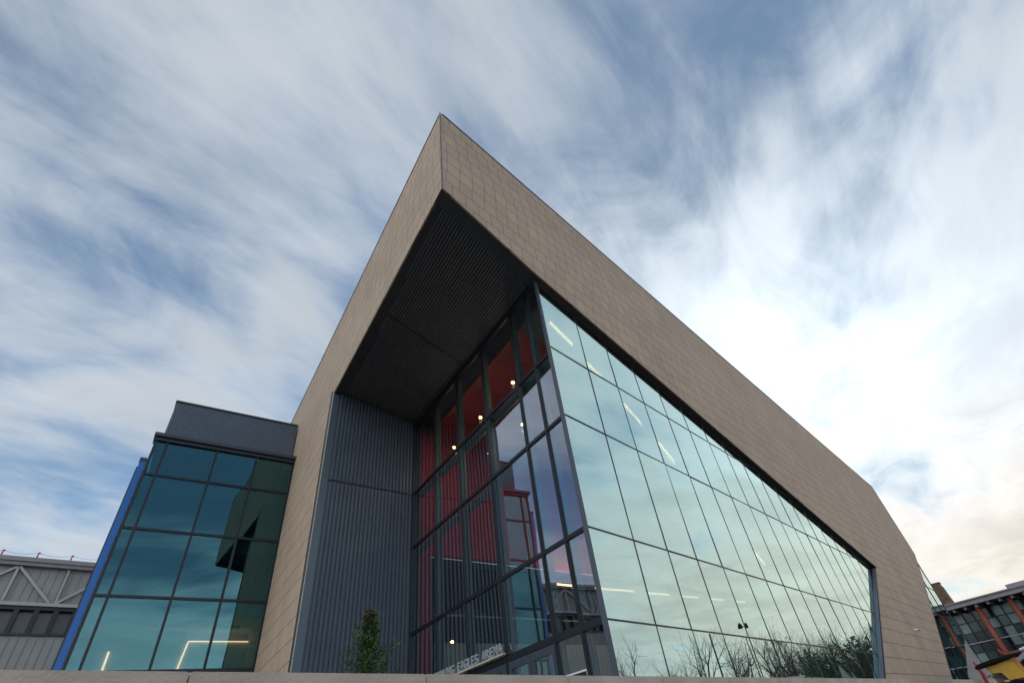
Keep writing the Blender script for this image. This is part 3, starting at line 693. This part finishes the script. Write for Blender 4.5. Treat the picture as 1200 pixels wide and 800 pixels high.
lx, ly = 31.5, 30.2
lp = thing('street_lamp', (lx, ly, GROUND), 'double headed dark street lamp across the street, mirrored in the long glass wall', 'lamp')
s = MB(); s.tube([(lx, ly, GROUND), (lx, ly, GROUND+1), (lx, ly, 6.3)], [.09, .05, .035], 10); s.build('pole', M['flash'], lp)
ax = Vector((math.sin(R(150)), math.cos(R(150)), 0))
s = MB(); s.tube([Vector((lx, ly, 6.3))-ax*.18, Vector((lx, ly, 6.3))+ax*.18], .03, 6); s.build('arm', M['flash'], lp)
for sg_ in (-1, 1):
    c0 = Vector((lx, ly, 6.35))+ax*.3*sg_; s = MB(); s.tube([c0-Vector((0, 0, .16)), c0-Vector((0, 0, .1)), c0+Vector((0, 0, .1)), c0+Vector((0, 0, .2))], [.11, .14, .11, .04], 12); s.build('lamp_head', M['black'], lp)
def shed(x, y, yaw, w, d, h, rise, label, m):
    p = Pl((x, y), yaw); t = thing('garden_shed' if w < 8 else 'low_house', (x, y, GROUND), label, 'shed' if w < 8 else 'house')
    s = MB(); s.prism(p, [(-w/2, GROUND), (w/2, GROUND), (w/2, GROUND+h), (0, GROUND+h+rise), (-w/2, GROUND+h)], -d/2, d/2); s.build('wall', m, t)
    s = MB()
    for sg_ in (-1, 1): s.prism(p, [(0, GROUND+h+rise+.02), (sg_*(w/2+.3), GROUND+h-.1), (sg_*(w/2+.3), GROUND+h+.05), (0, GROUND+h+rise+.18)], -d/2-.3, d/2+.3)
    s.build('roof', M['roofm'] if w < 8 else M['shed'], t)
    s = MB(); s.box(p, -.5, .5, d/2+.005, d/2+.05, GROUND, GROUND+2); s.box(p, -.5, .5, -d/2-.05, -d/2-.005, GROUND, GROUND+2); s.build('door', M['dark'], t)
for (dist, azd, yaw, w, d, h, rise, lab, m) in ((38, 74.5, 70, 9, 12, 3.2, 1.2, 'low brown house across the street mirrored near the glass corner', M['shed']),
        (48, 69.5, 160, 10, 14, 3.2, 1.3, 'wide low brown house across the street behind the bare trees', M['shed']),
        (26, 61.0, 40, 7, 7, 2.4, 1.2, 'olive shed across the street beside the street lamp', M['olive']),
        (60, 57.0, 120, 16, 9, 4, 1.5, 'long house far across the street behind the tall bare trees', M['shed'])):
    shed(3+math.sin(R(azd))*dist, 13+math.cos(R(azd))*dist, yaw, w, d, h, rise, lab, m)

# ------------------------------------------------------------------ world
SUN_AZ, SUN_EL = 34., 29.
sd = Vector((math.sin(R(SUN_AZ))*math.cos(R(SUN_EL)), math.cos(R(SUN_AZ))*math.cos(R(SUN_EL)), math.sin(R(SUN_EL))))
w = bpy.data.worlds.new('World'); sc.world = w; w.use_nodes = True; n = w.node_tree; n.nodes.clear(); L = n.links.new
out = N(n, 'ShaderNodeOutputWorld'); bg = N(n, 'ShaderNodeBackground'); bg.inputs[1].default_value = .1; L(bg.outputs[0], out.inputs[0])
sky = N(n, 'ShaderNodeTexSky', sky_type='NISHITA'); sky.sun_disc = False; sky.sun_elevation = R(SUN_EL); sky.sun_rotation = R(SUN_AZ); sky.altitude = 100; sky.dust_density = .3; sky.air_density = 1.0; sky.ozone_density = 2.5
tc = N(n, 'ShaderNodeTexCoord'); nm = N(n, 'ShaderNodeVectorMath', operation='NORMALIZE'); L(tc.outputs['Generated'], nm.inputs[0]); sp = N(n, 'ShaderNodeSeparateXYZ'); L(nm.outputs[0], sp.inputs[0])
zc = math_(n, 'ADD', math_(n, 'MAXIMUM', sp.outputs[2], 0.0), .10)
px = math_(n, 'DIVIDE', sp.outputs[0], zc); py = math_(n, 'DIVIDE', sp.outputs[1], zc)
cb = N(n, 'ShaderNodeCombineXYZ'); L(px, cb.inputs[0]); L(py, cb.inputs[1])
ST = R(31.)   # heading of the cloud streets
def layer(sx, sy, scale, det, rough, dist, off, rot=ST):
    mp = N(n, 'ShaderNodeMapping'); mp.vector_type = 'POINT'; mp.inputs['Rotation'].default_value = (0, 0, rot)
    L(cb.outputs[0], mp.inputs[0]); m2 = N(n, 'ShaderNodeMapping'); m2.inputs['Scale'].default_value = (sx, sy, 1); m2.inputs['Location'].default_value = off; L(mp.outputs[0], m2.inputs[0])
    t = N(n, 'ShaderNodeTexNoise'); t.inputs['Scale'].default_value = scale; t.inputs['Detail'].default_value = det; t.inputs['Roughness'].default_value = rough; t.inputs['Distortion'].default_value = dist
    L(m2.outputs[0], t.inputs['Vector']); return t.outputs['Fac']
big = layer(1.0, .72, 1.5, 3, .5, .5, (12.9, 8.2, 0))
mid = layer(1.0, .58, 3.0, 9, .60, .7, (7.3, 2.2, 0))
fine = layer(1.0, .30, 8.0, 6, .6, .5, (1.3, 9.1, 0))
v = math_(n, 'ADD', math_(n, 'MULTIPLY', big, .58), math_(n, 'ADD', math_(n, 'MULTIPLY', mid, .40), math_(n, 'MULTIPLY', fine, .16)))
def mrange(x, a, b, c, d, smooth=True):
    m = N(n, 'ShaderNodeMapRange'); m.interpolation_type = 'SMOOTHSTEP' if smooth else 'LINEAR'
    for i, q in enumerate((a, b, c, d)): m.inputs[i+1].default_value = q
    L(x, m.inputs[0]); return m.outputs[0]
dt = N(n, 'ShaderNodeVectorMath', operation='DOT_PRODUCT'); L(nm.outputs[0], dt.inputs[0]); dt.inputs[1].default_value = sd
ds = math_(n, 'MAXIMUM', dt.outputs['Value'], 0.)
near = math_(n, 'POWER', ds, 10.)            # cloud is thicker and lit from behind round the sun
back = math_(n, 'ADD', mrange(sp.outputs[1], .1, -.6, 0, .10), mrange(sp.outputs[0], .66, .95, 0, .08))
v2 = math_(n, 'ADD', math_(n, 'ADD', v, math_(n, 'MULTIPLY', near, .09)), math_(n, 'ADD', back, mrange(sp.outputs[2], .5, .08, 0, .11)))
gp = N(n, 'ShaderNodeVectorMath', operation='DOT_PRODUCT'); L(nm.outputs[0], gp.inputs[0])   # a clear blue gap in the cloud behind the camera
gp.inputs[1].default_value = (math.sin(R(138))*math.cos(R(42)), math.cos(R(138))*math.cos(R(42)), math.sin(R(42)))
gap = mrange(gp.outputs['Value'], .83, .97, 0, .29)
cover = mrange(math_(n, 'SUBTRACT', v2, gap), .445, .71, .13, 1.)
glow = math_(n, 'ADD', math_(n, 'MULTIPLY', math_(n, 'POWER', ds, 8.), 3.0), math_(n, 'MULTIPLY', math_(n, 'POWER', ds, 26.), 2.2))
dens = mrange(math_(n, 'ADD', math_(n, 'MULTIPLY', mid, .6), math_(n, 'MULTIPLY', big, .4)), .35, .68, 1.14, .84)
lum = math_(n, 'MULTIPLY', math_(n, 'ADD', 7.1, glow), dens)
lum = math_(n, 'MULTIPLY', lum, mrange(sp.outputs[1], .15, -.6, 1., 2.2))
warm = N(n, 'ShaderNodeMix', data_type='RGBA'); warm.inputs['A'].default_value = (.90, .99, 1.08, 1); warm.inputs['B'].default_value = (1.04, .975, .89, 1)
L(math_(n, 'MULTIPLY', mrange(sp.outputs[2], .42, .12, 0, 1), mrange(ds, .6, .9, 0, 1)), warm.inputs['Factor'])
cl = N(n, 'ShaderNodeVectorMath', operation='SCALE'); L(warm.outputs['Result'], cl.inputs[0]); L(lum, cl.inputs['Scale'])
sk = N(n, 'ShaderNodeVectorMath', operation='MULTIPLY'); L(sky.outputs[0], sk.inputs[0]); sk.inputs[1].default_value = (.86, 1.30, 1.42)
mx = N(n, 'ShaderNodeMix', data_type='RGBA'); L(cover, mx.inputs['Factor']); dk = N(n, 'ShaderNodeVectorMath', operation='SCALE'); L(sk.outputs[0], dk.inputs[0]); L(math_(n, 'SUBTRACT', 1., math_(n, 'MULTIPLY', math_(n, 'POWER', ds, 4.), .62)), dk.inputs['Scale']); L(dk.outputs[0], mx.inputs['A']); L(cl.outputs[0], mx.inputs['B'])
L(mx.outputs['Result'], bg.inputs[0])
su = bpy.data.lights.new('sun', 'SUN'); su.energy = 1.2; su.angle = R(14); su.color = (1, .93, .84)
so = bpy.data.objects.new('sun', su); COL.objects.link(so); so.rotation_euler = (-sd).to_track_quat('-Z', 'Y').to_euler(); so.location = (0, 0, 60)

# ------------------------------------------------------------------ render settings
sc.view_settings.view_transform = 'Standard'; sc.view_settings.look = 'None'; sc.view_settings.gamma = 1; sc.view_settings.exposure = 0
sc.render.engine = 'CYCLES'; cy = sc.cycles
cy.use_denoising = True; cy.max_bounces = 8; cy.transparent_max_bounces = 24; cy.glossy_bounces = 5; cy.diffuse_bounces = 4; cy.sample_clamp_indirect = 4; cy.caustics_reflective = False; cy.caustics_refractive = False
